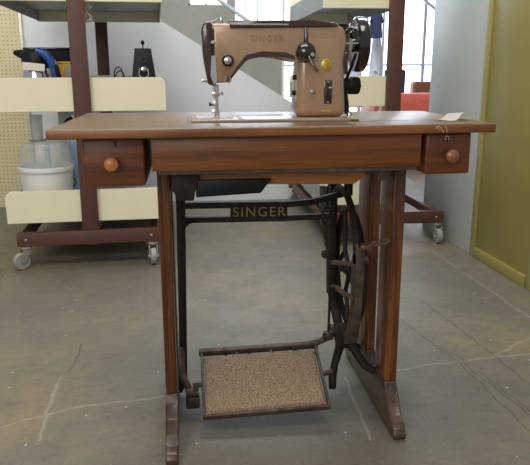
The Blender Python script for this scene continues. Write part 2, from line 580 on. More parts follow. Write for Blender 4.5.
def rack(root, length, c0, left, right, b0, b1, mid_from):
    """c0: centre of the uprights; left/right: shelf extents; b0/b1: foot beam extents, all along the front"""
    for t in (-0.03, length):
        MB().box((c0 - 0.036, t, 0.10), (c0 + 0.036, t + 0.03, 1.75), 0.002).build('upright', 'rackbrown', root, local=True)
    for t in (0.0, length):
        b = MB().box((b0, t - 0.035, 0.105), (b1, t, 0.166), 0.002).build('foot_beam', 'rackbrown', root, local=True)
        if t == 0.0:
            for s in (b0 + 0.04, b1 - 0.04):
                MB().lathe([(0, 0.003), (0.004, 0.0025), (0.006, 0), (0.006, -0.004)], (s, -0.035, 0.135), (0, -1, 0), n=12) \
                    .build('bolt', 'zinc', b, local=True)
    for s in (b0 + 0.012, b1 - 0.042):
        MB().box((s, 0.0, 0.115), (s + 0.03, length - 0.035, 0.160), 0.002).build('side_rail', 'rackbrown', root, local=True)
    MB().box((c0 - 0.02, 0.0, 0.115), (c0 + 0.02, length - 0.035, 0.16)).build('centre_beam', 'shelfgrey', root, local=True)
    MB().box((c0 - 0.018, 0.0, 1.23), (c0 + 0.018, length, 1.27)).build('centre_beam', 'shelfgrey', root, local=True)
    for z0, z1 in ((0.203, 0.348), (0.698, 0.844), (1.157, 1.303)):
        end_board(root, left, right, 0.0, 0.02, z0, z1, True, right > c0 + 0.1)
        end_board(root, left, right, length - 0.022, length - 0.002, z0, z1, True, right > c0 + 0.1)
        y0, y1 = 0.021, length - 0.023
        MB().box((left + 0.006, y0, z0 + 0.060), (right - 0.006, y1, z0 + 0.068)) \
            .box((left + 0.004, y0, z0 + 0.004), (left + 0.010, y1, z0 + 0.10)) \
            .box((right - 0.010, y0, z0 + 0.004), (right - 0.004, y1, z0 + 0.10)) \
            .build('shelf_tray', 'shelfgrey', root, local=True)


RL_ANG = math.radians(2.4)
rackL = thing('shelf_rack', 'cream and brown double-sided shelf rack on casters holding a white bucket', 'rack', (-0.964, 1.673, 0), RL_ANG, 'wheeled shelf racks')
rack(rackL, 1.26, 0.325, -0.04, 0.687, 0.0, 0.635, None)
caster(rackL, 0.035, -0.02, math.radians(-55))
caster(rackL, 0.60, -0.02, math.radians(4))
caster(rackL, 0.035, 1.23, math.radians(20))
caster(rackL, 0.60, 1.23, math.radians(-30))

RR_ANG = math.radians(-0.3)
rackR = thing('shelf_rack', 'cream and brown shelf rack on casters beside the grey cabinet', 'rack', (1.119, 1.891, 0), RR_ANG, 'wheeled shelf racks')
rack(rackR, 1.10, -0.297, -0.648, -0.262, -0.648, -0.004, None)
caster(rackR, -0.035, -0.02, math.radians(3))
caster(rackR, -0.60, -0.02, math.radians(-20))
caster(rackR, -0.035, 1.07, math.radians(25))
caster(rackR, -0.60, 1.07, math.radians(-60))


def on_rack(s, t, z, ang=RL_ANG, org=(-0.964, 1.673)):
    return (org[0] + s * math.cos(ang) - t * math.sin(ang), org[1] + s * math.sin(ang) + t * math.cos(ang), z)


TRAY2 = 0.766
TRAY1 = 0.271
# chrome pot appliance with black lid and blue handle
t = thing('kettle', 'chrome pot appliance with black lid, blue handle and white label', 'appliance', on_rack(0.115, 0.17, TRAY2), RL_ANG)
MB().lathe([(0, 0), (0.060, 0), (0.068, 0.01), (0.070, 0.06), (0.064, 0.095), (0.055, 0.135), (0, 0.135)], (0, 0, 0)).build('pot', 'chrome', t, local=True)
MB().lathe([(0.060, 0.118), (0.064, 0.150), (0.058, 0.180), (0.040, 0.198), (0.0, 0.205)], (0, 0, 0)).hexa(
    [(-0.045, -0.03, 0.150), (-0.045, 0.03, 0.150), (-0.095, 0.016, 0.178), (-0.095, -0.016, 0.178)],
    [(-0.03, -0.03, 0.200), (-0.03, 0.03, 0.200), (-0.092, 0.016, 0.196), (-0.092, -0.016, 0.196)], 0.006).build('lid', 'black', t, local=True)
MB().tube([(0.010, -0.045, 0.196), (0.048, -0.05, 0.180), (0.074, -0.05, 0.145), (0.084, -0.045, 0.09), (0.084, -0.04, 0.04)],
          [0.014, 0.020, 0.020, 0.013, 0.010]).build('handle', 'blue', t, local=True)
MB().tube([(0.060, -0.052, 0.150), (0.092, -0.05, 0.12), (0.102, -0.045, 0.07), (0.100, -0.04, 0.02)], [0.010, 0.014, 0.012, 0.009]).build('handle_grip', 'black', t, local=True)
MB().prism([(-0.050, 0.112), (0.045, 0.104), (0.048, 0.135), (-0.046, 0.145)], 'y', -0.076, -0.071).build('label', 'paper', t, local=True)
# black tray standing behind
t = thing('tray', 'shallow black tray-like box standing behind the chrome pot', 'tray', on_rack(0.150, 0.40, TRAY2), RL_ANG)
MB().box((-0.115, -0.055, 0.0), (0.118, 0.055, 0.204), 0.006).build('body', 'black', t, local=True)
MB().box((-0.122, -0.060, 0.204), (0.125, 0.060, 0.214), 0.003).build('rim', 'bakelite', t, local=True)
# yellow tub
t = thing('tub', 'small yellow plastic tub with grey side beside the chrome pot', 'tub', on_rack(0.222, 0.24, TRAY2), RL_ANG)
MB().hexa([(-0.026, -0.025, 0), (0.026, -0.025, 0), (0.026, 0.025, 0), (-0.026, 0.025, 0)],
          [(-0.032, -0.03, 0.14), (0.032, -0.03, 0.14), (0.032, 0.03, 0.14), (-0.032, 0.03, 0.14)], 0.004).build('body', 'yellow', t, local=True)
MB().box((-0.036, -0.034, 0.138), (0.036, 0.034, 0.148), 0.003).build('rim', 'yellow', t, local=True)
MB().prism([(0.006, 0.01), (0.025, 0.01), (0.030, 0.13), (0.012, 0.13)], 'y', -0.0325, -0.028).build('side_label', 'shelfgrey', t, local=True)
# black tapered appliance with chrome fitting
t = thing('coffee_grinder', 'black tapered box appliance with chrome fitting and small knob on top', 'appliance', on_rack(0.592, 0.17, TRAY2), RL_ANG)
MB().hexa([(-0.064, -0.045, 0), (0.064, -0.045, 0), (0.064, 0.045, 0), (-0.064, 0.045, 0)],
          [(-0.037, -0.034, 0.205), (0.037, -0.034, 0.205), (0.037, 0.034, 0.205), (-0.037, 0.034, 0.205)], 0.004).build('body', 'black', t, local=True)
MB().lathe([(0.008, 0.0), (0.017, 0.0), (0.017, 0.005), (0.008, 0.005)], (0, -0.038, 0.155), (0, -1, 0.1)).build('dial', 'bakelite', t, local=True)
f = MB().lathe([(0, 0.016), (0.010, 0.014), (0.017, 0.006), (0.018, 0)], (0, -0.040, 0.113), (0, -1, 0.1)).build('fitting', 'chrome', t, local=True)
MB().tube([(-0.018, -0.046, 0.115), (-0.022, -0.052, 0.085), (0, -0.055, 0.065), (0.022, -0.052, 0.085), (0.018, -0.046, 0.115)], 0.004).build('ring', 'chrome', f, local=True)
MB().tube([(0, 0, 0.203), (0, 0, 0.226)], 0.003).lathe([(0, 0.012), (0.007, 0.008), (0.009, 0), (0.006, -0.007), (0, -0.009)], (0, 0, 0.230)).build('knob', 'black', t, local=True)
# black cord loops
pts = []
for i in range(48):
    a = i / 47 * 4 * PI
    pts.append((0.022 * math.cos(a) + 0.010 * (i / 47), 0.010 * math.sin(0.5 * a), 0.052 + 0.040 * math.sin(a) + 0.012 * math.sin(a * 0.5)))
pts += [(0.045, 0.01, 0.03), (0.05, 0.02, 0.006)]
t = MB().tube(pts, 0.0028, 8).build('cord', 'black', None, local=True)
t.location = on_rack(0.475, 0.17, TRAY2 + 0.022)
tag(t, 'black electric cord in upright loops beside the tapered black appliance', 'cord')
# white cord hanging under the top shelf
pts = [(0.012 * math.sin(i * 0.9), 0.006 * math.cos(i * 1.3), -0.006 * i) for i in range(14)] + [(0.012, 0, -0.07), (-0.01, 0, -0.03), (0.0, 0, 0.02)]
t = MB().tube(pts, 0.0025, 8).build('cord', 'white', None, local=True)
t.location = on_rack(0.372, 0.05, 1.15)
tag(t, 'white cord hanging in a tangle from the top shelf beside the brown upright', 'cord')
# white bucket with clear lid
bk = thing('bucket', 'white plastic bucket with clear domed lid on the bottom shelf', 'bucket', on_rack(0.122, 0.16, TRAY1), RL_ANG)
MB().lathe([(0, 0), (0.108, 0), (0.112, 0.01), (0.119, 0.150), (0.126, 0.152), (0.128, 0.160), (0.126, 0.172), (0.119, 0.174), (0.112, 0.15), (0.105, 0.02), (0, 0.02)],
           (0, 0, 0), n=40).build('tub', 'white', bk, local=True)
MB().lathe([(0.124, 0.174), (0.125, 0.190), (0.120, 0.205), (0.121, 0.215), (0.112, 0.240), (0.113, 0.250), (0.098, 0.278), (0.070, 0.284), (0, 0.286)],
           (0, 0, 0), n=40).build('lid', 'clear', bk, local=True)
MB().lathe([(0, 0.03), (0.012, 0.03), (0.012, 0.27), (0, 0.27)], (0.01, 0, 0)).build('paddle', 'palebox', bk, local=True)
# glass cylinder standing on the bucket lid
t = thing('glass_jar', 'clear glass cylinder on a flat silver dish on the bucket lid', 'jar', on_rack(0.094, 0.16, TRAY1 + 0.286), RL_ANG)
MB().lathe([(0, 0), (0.035, 0.0), (0.043, 0.007), (0.043, 0.010), (0, 0.008)], (0, 0, 0)).build('dish', 'steel', t, local=True)
MB().lathe([(0.025, 0.009), (0.027, 0.03), (0.029, 0.12), (0.026, 0.118), (0.023, 0.012)], (0, 0, 0)).build('glass', 'glass', t, local=True)
# pale box and small steel clamp
t = MB().box((-0.04, -0.10, 0), (0.04, 0.10, 0.29), 0.012, 3).build('box', 'palebox', None, local=True)
t.location = on_rack(0.262, 0.34, TRAY1)
tag(t, 'pale blue plastic box behind the white bucket', 'box')
t = thing('tap_fitting', 'small chrome fitting standing on the pale blue plastic box', 'fitting', on_rack(0.245, 0.30, TRAY1 + 0.29), RL_ANG)
MB().lathe([(0, 0), (0.014, 0), (0.014, 0.006), (0.006, 0.012), (0.006, 0.085), (0.011, 0.09), (0.011, 0.105), (0, 0.108)], (0, 0, 0), n=18).build('stem', 'chrome', t, local=True)
MB().tube([(0.0, 0, 0.095), (-0.03, -0.01, 0.082), (-0.045, -0.015, 0.066)], [0.007, 0.006, 0.006]).build('spout', 'black', t, local=True)
t = thing('pale_panel', 'pale grey board leaning behind the glass cylinder', 'board', on_rack(0.20, 0.62, TRAY1), RL_ANG)
MB().box((-0.075, 0, 0), (0.10, 0.02, 0.42), 0.003).build('sheet', 'whitewall', t, local=True)
pts = [(0.018 * math.cos(a * 0.5) , 0.005 * math.sin(a), 0.030 + 0.022 * math.sin(a * 0.5)) for a in range(0, 26)]
t = MB().tube(pts, 0.0022, 8).build('cord', 'black', None, local=True)
t.location = on_rack(0.232, 0.16, TRAY1 + 0.06)
tag(t, 'thin black wire loop on the bottom shelf right of the white bucket', 'wire')

# clear plastic bag on the middle shelf of the right rack
mb = MB()
bmesh.ops.create_icosphere(mb.bm, subdivisions=4, radius=1.0)
for v in mb.bm.verts:
    d = v.co.normalized()
    k = 1 + 0.10 * math.sin(9 * d.x + 4 * d.z) * math.cos(7 * d.y + 3 * d.x) + 0.06 * math.sin(17 * d.z + 5 * d.y)
    v.co = Vector((d.x * 0.075 * k, d.y * 0.10 * k, max(-0.112, d.z * 0.13 * k)))
b = mb.build('plastic_bag', 'bag', None, local=True, sharp=20)
b.location = on_rack(-0.585, 0.75, TRAY2 + 0.113, RR_ANG, (1.119, 1.891))
tag(b, 'crinkled clear plastic bag on the shelf behind the sewing machine', 'bag')

# ------------------------------------------------------------------ far end of the room
def coat(name, label, cat, matn, x, y, z0, z1, w_, rz):
    o = thing(name, label, cat, (x, y, 0), rz)
    mb = MB()
    rows, cols = 14, 28
    rings = []
    for i in range(rows + 1):
        u = i / rows
        z = z1 + (z0 - z1) * u
        ww = w_ * (0.30 + 0.70 * min(1, u * 6)) * (0.8 + 0.25 * u)
        ring = []
        for j in range(cols):
            a = 2 * PI * j / cols
            fold = 1 + 0.12 * u * math.sin(5 * a)
            ring.append(mb.bm.verts.new((ww * 0.5 * math.cos(a) * fold, 0.07 * math.sin(a) * fold * (0.5 + 0.5 * u), z)))
        rings.append(ring)
    for i in range(rows):
        for j in range(cols):
            mb.bm.faces.new((rings[i][j], rings[i][(j + 1) % cols], rings[i + 1][(j + 1) % cols], rings[i + 1][j]))
    mb.bm.faces.new(rings[0])
    mb.bm.faces.new(rings[-1][::-1])
    mb.build('cloth', matn, o, local=True)
    for k in (-1, 1):
        mb = MB()
        mb.tube([(k * w_ * 0.30, 0, z1 - 0.10), (k * w_ * 0.46, -0.01, z1 - 0.20), (k * w_ * 0.50, -0.03, z0 + (z1 - z0) * 0.45)], [w_ * 0.11, w_ * 0.13, w_ * 0.11])
        mb.build('sleeve', matn, o, local=True)
    mb = MB()
    mb.tube([(0, 0, z1 - 0.02), (0, 0, 1.66)], 0.004)
    mb.build('hanger', 'steel', o, local=True)
    return o


GY = 4.4
g = thing('garment_rail', 'grey steel clothes rail standing behind the shelf rack', 'clothes rail', (1.1, GY, 0))
MB().tube([(0.62, GY, 1.66), (1.56, GY, 1.66)], 0.012).build('rail', 'zinc', g)
for x in (0.64, 1.512):
    MB().tube([(x, GY, 0.03), (x, GY, 1.66)], 0.011).build('post', 'white', g)
    MB().box((x - 0.02, GY - 0.24, 0.0), (x + 0.02, GY + 0.24, 0.03), 0.004).build('foot', 'white', g)
coat('coat', 'white coat hanging on the rail behind the sewing machine wheel', 'coat', 'whitecloth', 1.16, GY, 0.55, 1.58, 0.36, 0.1)
coat('coat', 'long pale coat hanging at the end of the rail next to the brown upright', 'coat', 'whitecloth', 1.455, GY, 0.60, 1.17, 0.13, 0.9)
coat('coat', 'short navy jacket hanging on the rail between the pale coats', 'coat', 'navy', 1.40, GY - 0.16, 1.13, 1.45, 0.10, 0.0)

s = thing('sofa', 'red upholstered sofa seen beyond the brown rack upright', 'sofa', (2.25, 5.2, 0))
MB().box((1.65, 4.95, 0.12), (2.85, 5.45, 0.40), 0.03, 3).build('seat', 'red', s)
MB().box((1.65, 4.78, 0.15), (2.85, 4.98, 0.655), 0.08, 5).build('backrest', 'red', s)
for x in (1.60, 2.75):
    MB().box((x, 4.85, 0.12), (x + 0.16, 5.45, 0.56), 0.05, 4).build('armrest', 'red', s)
for x, y in ((1.68, 4.88), (2.80, 4.88), (1.68, 5.38), (2.80, 5.38)):
    MB().box((x - 0.03, y - 0.03, 0), (x + 0.03, y + 0.03, 0.13)).build('leg', 'black', s)
s = thing('armchair', 'brown leather armchair beyond the red sofa', 'armchair', (2.8, 6.7, 0))
MB().box((2.46, 6.45, 0.1), (3.16, 7.1, 0.42), 0.03, 3).build('seat', 'orangebrown', s)
MB().box((2.49, 6.35, 0.1), (3.14, 6.52, 0.735), 0.04, 3).build('backrest', 'orangebrown', s)
for x in (2.42, 3.08):
    MB().box((x, 6.4, 0.0), (x + 0.12, 7.1, 0.58), 0.03, 3).build('armrest', 'orangebrown', s)
s = thing('office_chair', 'dark blue office chair beyond the brown rack upright', 'chair', (2.10, 5.74, 0))
MB().box((-0.16, -0.03, 0.56), (0.075, 0.03, 0.875), 0.05, 4).build('backrest', 'navy', s, local=True)
MB().box((-0.24, 0.02, 0.42), (0.24, 0.48, 0.49), 0.03, 3).build('seat', 'navy', s, local=True)
MB().tube([(0, 0.25, 0.06), (0, 0.25, 0.43)], 0.025).tube([(0, 0.20, 0.44), (0, -0.02, 0.46), (0, -0.03, 0.56)], 0.015).build('post', 'black', s, local=True)
mb = MB()
for k in range(5):
    a = k * 2 * PI / 5
    mb.tube([(0, 0.25, 0.09), (0.21 * math.cos(a), 0.25 + 0.21 * math.sin(a), 0.035)], [0.022, 0.014])
    mb.lathe([(0, 0.035), (0.02, 0.025), (0.03, 0.0), (0.02, -0.025), (0, -0.03)], (0.21 * math.cos(a), 0.25 + 0.21 * math.sin(a), 0.03), n=12)
mb.build('base', 'black', s, local=True)

# ------------------------------------------------------------------ treadle table
H = 0.765
tb = thing('sewing_table', 'walnut treadle sewing table on a cast iron stand', 'table', (0.03, 0.25, 0))
TOPZ0 = H - 0.0185
# table top around the sunken machine bed
HX0, HX1, HY0, HY1 = -0.176, 0.215, 0.105, 0.285
mb = MB()
mb.hexa([(-0.452, -0.022, TOPZ0), (0.451, 0.004, TOPZ0), (0.451, 0.440, TOPZ0), (-0.448, 0.495, TOPZ0)],
        [(-0.452, -0.022, H), (0.451, 0.004, H), (0.451, 0.440, H), (-0.448, 0.495, H)], 0.0035, 3)
tt = mb.build('tabletop', 'top', tb)
tt.data.materials.append(M['edge'])
for p in tt.data.polygons:
    if abs(p.normal.z) < 0.6:
        p.material_index = 1
# hinged leaf line and scratches
MB().box((0.215, 0.112, H - 0.001), (0.300, 0.114, H + 0.0003)).box((-0.185, 0.103, H - 0.001), (0.222, 0.1045, H + 0.0003)) \
    .box((-0.185, 0.103, H - 0.001), (-0.183, 0.30, H + 0.0003)).build('leaf_seam', 'dark', tb)
MB().tube([(0.318, -0.0005, 0.757), (0.324, -0.0005, 0.762), (0.331, -0.0005, 0.757), (0.336, -0.0005, 0.748)], 0.0007, 6) \
    .tube([(0.338, 0.0, 0.763), (0.342, 0.0, 0.757), (0.343, 0.0, 0.749)], 0.0007, 6) \
    .tube([(0.322, -0.0005, 0.758), (0.329, -0.0005, 0.753)], 0.0007, 6).build('scratch', 'scratch', tb)
# apron
AX0, AX1, AZ0 = -0.259, 0.3015, 0.675
ap = MB().box((AX0, 0.030, AZ0), (AX1, 0.050, TOPZ0), 0.0015).build('front_apron', 'apron', tb)
MB().box((AX0 + 0.01, 0.034, AZ0 - 0.008), (AX1 - 0.006, 0.05, AZ0 - 0.0005)).build('batten', 'foot', ap)
MB().box((AX0, 0.0505, AZ0), (AX0 + 0.018, 0.45, TOPZ0)).build('side_apron', 'apron', tb)
MB().box((AX1 - 0.018, 0.0505, AZ0), (AX1, 0.42, TOPZ0)).build('side_apron', 'apron', tb)
MB().box((AX0 + 0.02, 0.405, AZ0), (AX1 - 0.02, 0.42, TOPZ0)).build('back_apron', 'apron', tb)


def drawer(x0, x1, z0, knobmat, kx, kz, khx):
    d = MB().box((x0, 0.036, z0), (x1, 0.40, TOPZ0 - 0.0005), 0.007, 3).build('drawer', 'drawer', tb)
    MB().lathe([(0.006, 0), (0.0065, 0.008), (0.012, 0.014), (0.0145, 0.021), (0.0135, 0.027), (0.008, 0.031), (0, 0.032)], (kx, 0.036, kz), (0, -1, 0)) \
        .build('knob', knobmat, d)
    MB().box((khx - 0.0016, 0.0345, TOPZ0 - 0.021), (khx + 0.0016, 0.0365, TOPZ0 - 0.012)) \
        .lathe([(0, 0.001), (0.003, 0.001), (0.003, -0.001), (0, -0.001)], (khx, 0.036, TOPZ0 - 0.012), (0, -1, 0), n=14).build('keyhole', 'dark', d)
    return d


drawer(-0.397, -0.273, 0.645, 'knob', -0.3375, 0.694, -0.330)
dr = drawer(0.313, 0.414, 0.656, 'knobdark', 0.364, 0.698, 0.359)
MB().lathe([(0.0032, 0.0), (0.0032, 0.0015), (0.0048, 0.0015), (0.0048, 0.0)], (0.359, 0.0362, TOPZ0 - 0.013), (0, -1, 0), n=18).build('keyhole_ring', 'steel', dr)


# legs and feet
def foot(x0, x1, dy):
    prof = [(0.030 + dy, 0.0), (0.058 + dy, 0.0), (0.11, 0.010), (0.40, 0.010), (0.50, 0.0), (0.56, 0.0), (0.575, 0.012), (0.572, 0.032), (0.545, 0.045),
            (0.500, 0.062), (0.478, 0.090), (0.472, 0.112), (0.355, 0.112), (0.335, 0.072), (0.275, 0.072), (0.255, 0.112), (0.160, 0.112), (0.150, 0.085),
            (0.132, 0.060), (0.092 + dy * 0.5, 0.042), (0.056 + dy, 0.036), (0.036 + dy, 0.028), (0.026 + dy, 0.014)]
    MB().prism(prof, 'x', x0, x1, 0.004, 2).build('foot', 'foot', tb, sharp=62)


for x0, x1 in ((-0.2585, -0.229), (0.287, 0.319)):
    foot(x0, x1, 0.0 if x1 < 0 else 0.042)
    for y0, y1 in ((0.160, 0.255), (0.355, 0.472)):
        zt = TOPZ0 if x1 < 0 else TOPZ0
        inset = 0.001
        g0, g1 = (x0 + 0.0185 if False else x0 + inset), x1 - inset
        mb = MB().box((g0, y0, 0.112), (g1, y1, 0.672), 0.005, 3)
        mb.tube([((g0 + g1) / 2 - 0.006, y0 + 0.001, 0.115), ((g0 + g1) / 2 - 0.006, y0 + 0.001, 0.670)], 0.0035, 8)
        mb.build('leg', 'leg', tb)

# underside: machine well
MB().prism([(-0.205, 0.674), (-0.205, 0.640), (0.172, 0.632), (0.192, 0.648), (0.202, 0.674)], 'y', 0.075, 0.385, 0.003).build('machine_well', 'tray', tb)
pan = MB().prism([(-0.172, 0.650), (-0.172, 0.614), (-0.035, 0.620), (-0.012, 0.650)], 'y', 0.060, 0.074, 0.002).build('drip_pan', 'black', tb)
MB().prism([(-0.224, 0.674), (-0.220, 0.628), (-0.209, 0.607), (-0.177, 0.607), (-0.174, 0.632), (-0.166, 0.632), (-0.166, 0.674)], 'y', 0.060, 0.0745, 0.002).build('hinge_block', 'iron', tb)
MB().prism([(-0.228, 0.674), (-0.224, 0.605), (-0.198, 0.600), (-0.198, 0.674)], 'y', 0.20, 0.40, 0.002).build('hinge_block', 'iron', tb)
MB().box((0.222, 0.06, 0.640), (0.240, 0.074, 0.673), 0.002).build('corner_block', 'foot', tb)
MB().prism([(0.175, 0.632), (0.240, 0.632), (0.262, 0.673), (0.20, 0.673)], 'y', 0.20, 0.38, 0.002) \
    .build('corner_block', 'foot', tb)

# cast iron stand: brace with name plate
BY0, BY1 = 0.348, 0.362
mb = MB()


def strip(mb, pts, w, y0, y1):
    """a flat bar of width w along a polyline in the xz plane"""
    for a, b in zip(pts, pts[1:]):
        d = Vector((b[0] - a[0], b[1] - a[1]))
        n = Vector((-d.y, d.x)).normalized() * (w / 2)
        e = d.normalized() * (w * 0.18)
        q = [(a[0] - e.x + n.x, a[1] - e.y + n.y), (a[0] - e.x - n.x, a[1] - e.y - n.y), (b[0] + e.x - n.x, b[1] + e.y - n.y), (b[0] + e.x + n.x, b[1] + e.y + n.y)]
        mb.prism(q, 'y', y0, y1, 0.001, 1)


strip(mb, [(-0.205, 0.537), (-0.08, 0.536), (0.062, 0.534), (0.13, 0.538), (0.205, 0.556), (0.235, 0.562)], 0.0155, BY0, BY1)
strip(mb, [(-0.205, 0.500), (-0.08, 0.498), (0.062, 0.497), (0.19, 0.500)], 0.0145, BY0, BY1)
mb.prism([(-0.082, 0.492), (0.066, 0.490), (0.066, 0.541), (-0.082, 0.543)], 'y', BY0 - 0.003, BY1 + 0.002, 0.001, 1)
mb.prism([(-0.203, 0.494)] + [(-0.203 + 0.030 - 0.030 * math.cos(a), 0.464 + 0.030 * math.sin(a)) for a in (0.0, 0.4, 0.8, 1.2, 1.57)] + [(-0.17, 0.500)], 'y', BY0, BY1)
for x in (0.172,):
    mb.tube([(x + 0.012 * math.cos(a * PI / 8), BY0 + 0.004, 0.498 + 0.026 * math.sin(a * PI / 8)) for a in range(16)], 0.0035, 8, closed=True)
br = mb.build('cross_brace', 'iron', tb)
text_part('lettering', 'SINGER', 'gold', br, 0.036, (-0.008, BY0 - 0.0034, 0.5165), 0.0008, 0.0, spacing=1.2, rot=0.012)
# left iron post
mb = MB()
mb.prism([(-0.228, 0.030), (-0.208, 0.030), (-0.198, 0.52), (-0.198, 0.61), (-0.222, 0.61), (-0.221, 0.52)], 'y', 0.345, 0.368, 0.003)
mb.box((-0.229, 0.342, 0.575), (-0.196, 0.372, 0.600), 0.003)
mb.tube([(-0.217, 0.350, 0.110), (-0.222, 0.335, 0.085), (-0.222, 0.31, 0.055), (-0.229, 0.30, 0.045)], [0.010, 0.009, 0.009, 0.008])
mb.build('iron_post', 'iron', tb)
mb = MB()
mb.tube([(-0.219, 0.345, 0.150), (-0.220, 0.320, 0.110), (-0.214, 0.290, 0.085), (-0.205, 0.272, 0.070), (-0.200, 0.265, 0.052)], [0.009, 0.008, 0.007, 0.009, 0.010])
mb.box((-0.212, 0.245, 0.020), (-0.176, 0.275, 0.052), 0.005, 3)
mb.lathe([(0, -0.016), (0.012, -0.016), (0.012, 0.016), (0, 0.016)], (-0.194, 0.262, 0.058), (1, 0, 0), n=16)
mb.build('pivot_bracket', 'rust', tb)

# right iron frame
FX = 0.205
mb = MB()
yz = lambda y, z: (FX, y, z)
mb.prism([(0.410, 0.61), (0.462, 0.61), (0.466, 0.40), (0.452, 0.25), (0.412, 0.26), (0.414, 0.40)], 'x', FX - 0.009, FX + 0.009, 0.003)       # rear post
mb.prism([(0.455, 0.56), (0.560, 0.545), (0.545, 0.47), (0.500, 0.42), (0.458, 0.38)], 'x', FX - 0.012, FX + 0.004, 0.002)
mb.tube([yz(0.42, 0.545), yz(0.36, 0.575), yz(0.28, 0.575), yz(0.22, 0.545), yz(0.175, 0.50), yz(0.16, 0.455)], 0.009)                           # arch
mb.tube([yz(0.42, 0.61), yz(0.30, 0.632), yz(0.20, 0.632)], 0.012)
mb.tube([yz(0.26, 0.572), yz(0.262, 0.635)], 0.011)
mb.tube([yz(0.42, 0.28), yz(0.385, 0.235), yz(0.33, 0.205), yz(0.285, 0.19)], [0.014, 0.013, 0.013, 0.02])
mb.tube([yz(0.42, 0.38), (FX - 0.004, 0.49, 0.355)], 0.014)
mb.lathe([(0, -0.016), (0.024, -0.016), (0.034, -0.010), (0.034, 0.010), (0.024, 0.016), (0, 0.016)], (FX, 0.285, 0.188), (1, 0, 0), n=20)        # hub
mb.tube([yz(0.285, 0.188), (FX - 0.005, 0.290, 0.15), (FX - 0.018, 0.285, 0.105), (FX - 0.026, 0.272, 0.075), (FX - 0.026, 0.268, 0.045)], [0.016, 0.012, 0.010, 0.011, 0.010])
mb.tube([yz(0.285, 0.188), (FX + 0.03, 0.27, 0.155), (FX + 0.055, 0.25, 0.115), (FX + 0.082, 0.245, 0.10)], [0.015, 0.012, 0.011, 0.011])
mb.tube([(FX + 0.005, 0.41, 0.16), (FX + 0.082, 0.41, 0.09)], 0.010)
mb.tube([yz(0.285, 0.188), yz(0.36, 0.17), yz(0.41, 0.16)], 0.011)
mb.build('iron_frame', 'iron', tb)
mb = MB()
FX2 = 0.212
mb.prism([(0.150, 0.47), (0.182, 0.47), (0.195, 0.42), (0.190, 0.30), (0.215, 0.235), (0.270, 0.200), (0.262, 0.172), (0.195, 0.205), (0.163, 0.27), (0.152, 0.40)], 'x', FX2 - 0.011, FX2 + 0.011, 0.004)
mb.lathe([(0, -0.015), (0.014, -0.015), (0.014, 0.015), (0, 0.015)], (FX2 + 0.004, 0.165, 0.435), (1, 0, 0), n=16)
mb.build('front_post', 'rust', tb)
# hook ring on the front post
MB().tube([(0.222, 0.135, 0.474), (0.236, 0.132, 0.484), (0.258, 0.128, 0.491), (0.271, 0.126, 0.493), (0.274, 0.126, 0.488), (0.262, 0.128, 0.481), (0.240, 0.132, 0.476)], 0.0032, 8, closed=True) \
    .tube([(0.212, 0.145, 0.470), (0.228, 0.138, 0.470), (0.232, 0.138, 0.460)], [0.010, 0.008, 0.006]) \
    .tube([(0.200, 0.148, 0.478), (0.204, 0.146, 0.465), (0.216, 0.142, 0.462)], 0.004).build('belt_hook', 'rustlight', tb)

# band wheel
WX, WY, WZ, WR = 0.228, 0.318, 0.366, 0.146
mb = MB()
ring = [(WX, WY + WR * math.cos(2 * PI * i / 40), WZ + WR * 1.06 * math.sin(2 * PI * i / 40)) for i in range(40)]
mb.tube(ring, 0.0085, 10, closed=True)
mb.lathe([(0, -0.016), (0.015, -0.016), (0.018, -0.010), (0.018, 0.010), (0.015, 0.016), (0, 0.016)], (WX, WY, WZ), (1, 0, 0), n=20)
W = lambda pts: [(WX, y, z) for y, z in pts]
for pts in ([(0.378, 0.506), (0.368, 0.395)], [(0.368, 0.398), (0.404, 0.372), (0.446, 0.340)], [(0.368, 0.398), (0.340, 0.378), (0.318, 0.366)],
            [(0.268, 0.508), (0.260, 0.405)], [(0.260, 0.408), (0.290, 0.382), (0.318, 0.366)], [(0.260, 0.408), (0.222, 0.418), (0.185, 0.425)],
            [(0.318, 0.366), (0.330, 0.325), (0.352, 0.290), (0.405, 0.252)], [(0.352, 0.290), (0.330, 0.262), (0.320, 0.215)],
            [(0.318, 0.366), (0.275, 0.335), (0.235, 0.290), (0.232, 0.245)], [(0.235, 0.290), (0.205, 0.292), (0.183, 0.305)]):
    mb.tube(W(pts), 0.0065, 8)
wh = mb.build('band_wheel', 'iron', tb)
MB().tube([(WX - 0.008, WY, WZ), (FX - 0.004, WY, WZ)], 0.010).build('axle', 'iron', wh)
MB().tube([(FX, 0.415, 0.352), (FX, 0.345, 0.372), (FX + 0.002, 0.20, 0.412), (FX + 0.002, 0.165, 0.42)], [0.008, 0.007, 0.007, 0.007], 8).build('frame_bar', 'rustlight', tb)
MB().tube([(FX, 0.40, 0.285), (FX, 0.33, 0.302), (FX, 0.26, 0.312), (FX, 0.17, 0.335)], [0.009, 0.008, 0.007, 0.007], 8).build('frame_bar', 'rustlight', tb)
# pitman rod to the treadle
MB().tube([(FX - 0.022, 0.352, 0.165), (FX - 0.020, 0.352, 0.30)], 0.0035, 8).tube([(FX - 0.026, 0.352, 0.298), (FX, 0.352, 0.298)], 0.006, 8) \
    .build('pitman_rod', 'iron', tb)

# treadle
A = Vector((-0.170, 0.158, 0.042))
B = Vector((0.150, 0.152, 0.054))
Cc = Vector((-0.170, 0.365, 0.124))
D = Vector((0.150, 0.352, 0.136))
nrm = (B - A).cross(Cc - A).normalized()


def TP(a, b, h=0.0):
    return (A * (1 - a) + B * a) * (1 - b) + (Cc * (1 - a) + D * a) * b + nrm * h


def tbox(mb, a0, a1, b0, b1, h0, h1, bev=0.0, seg=2):
    q = [(a0, b0), (a1, b0), (a1, b1), (a0, b1)]
    mb.hexa([TP(a, b, h0) for a, b in q], [TP(a, b, h1) for a, b in q], bev, seg)


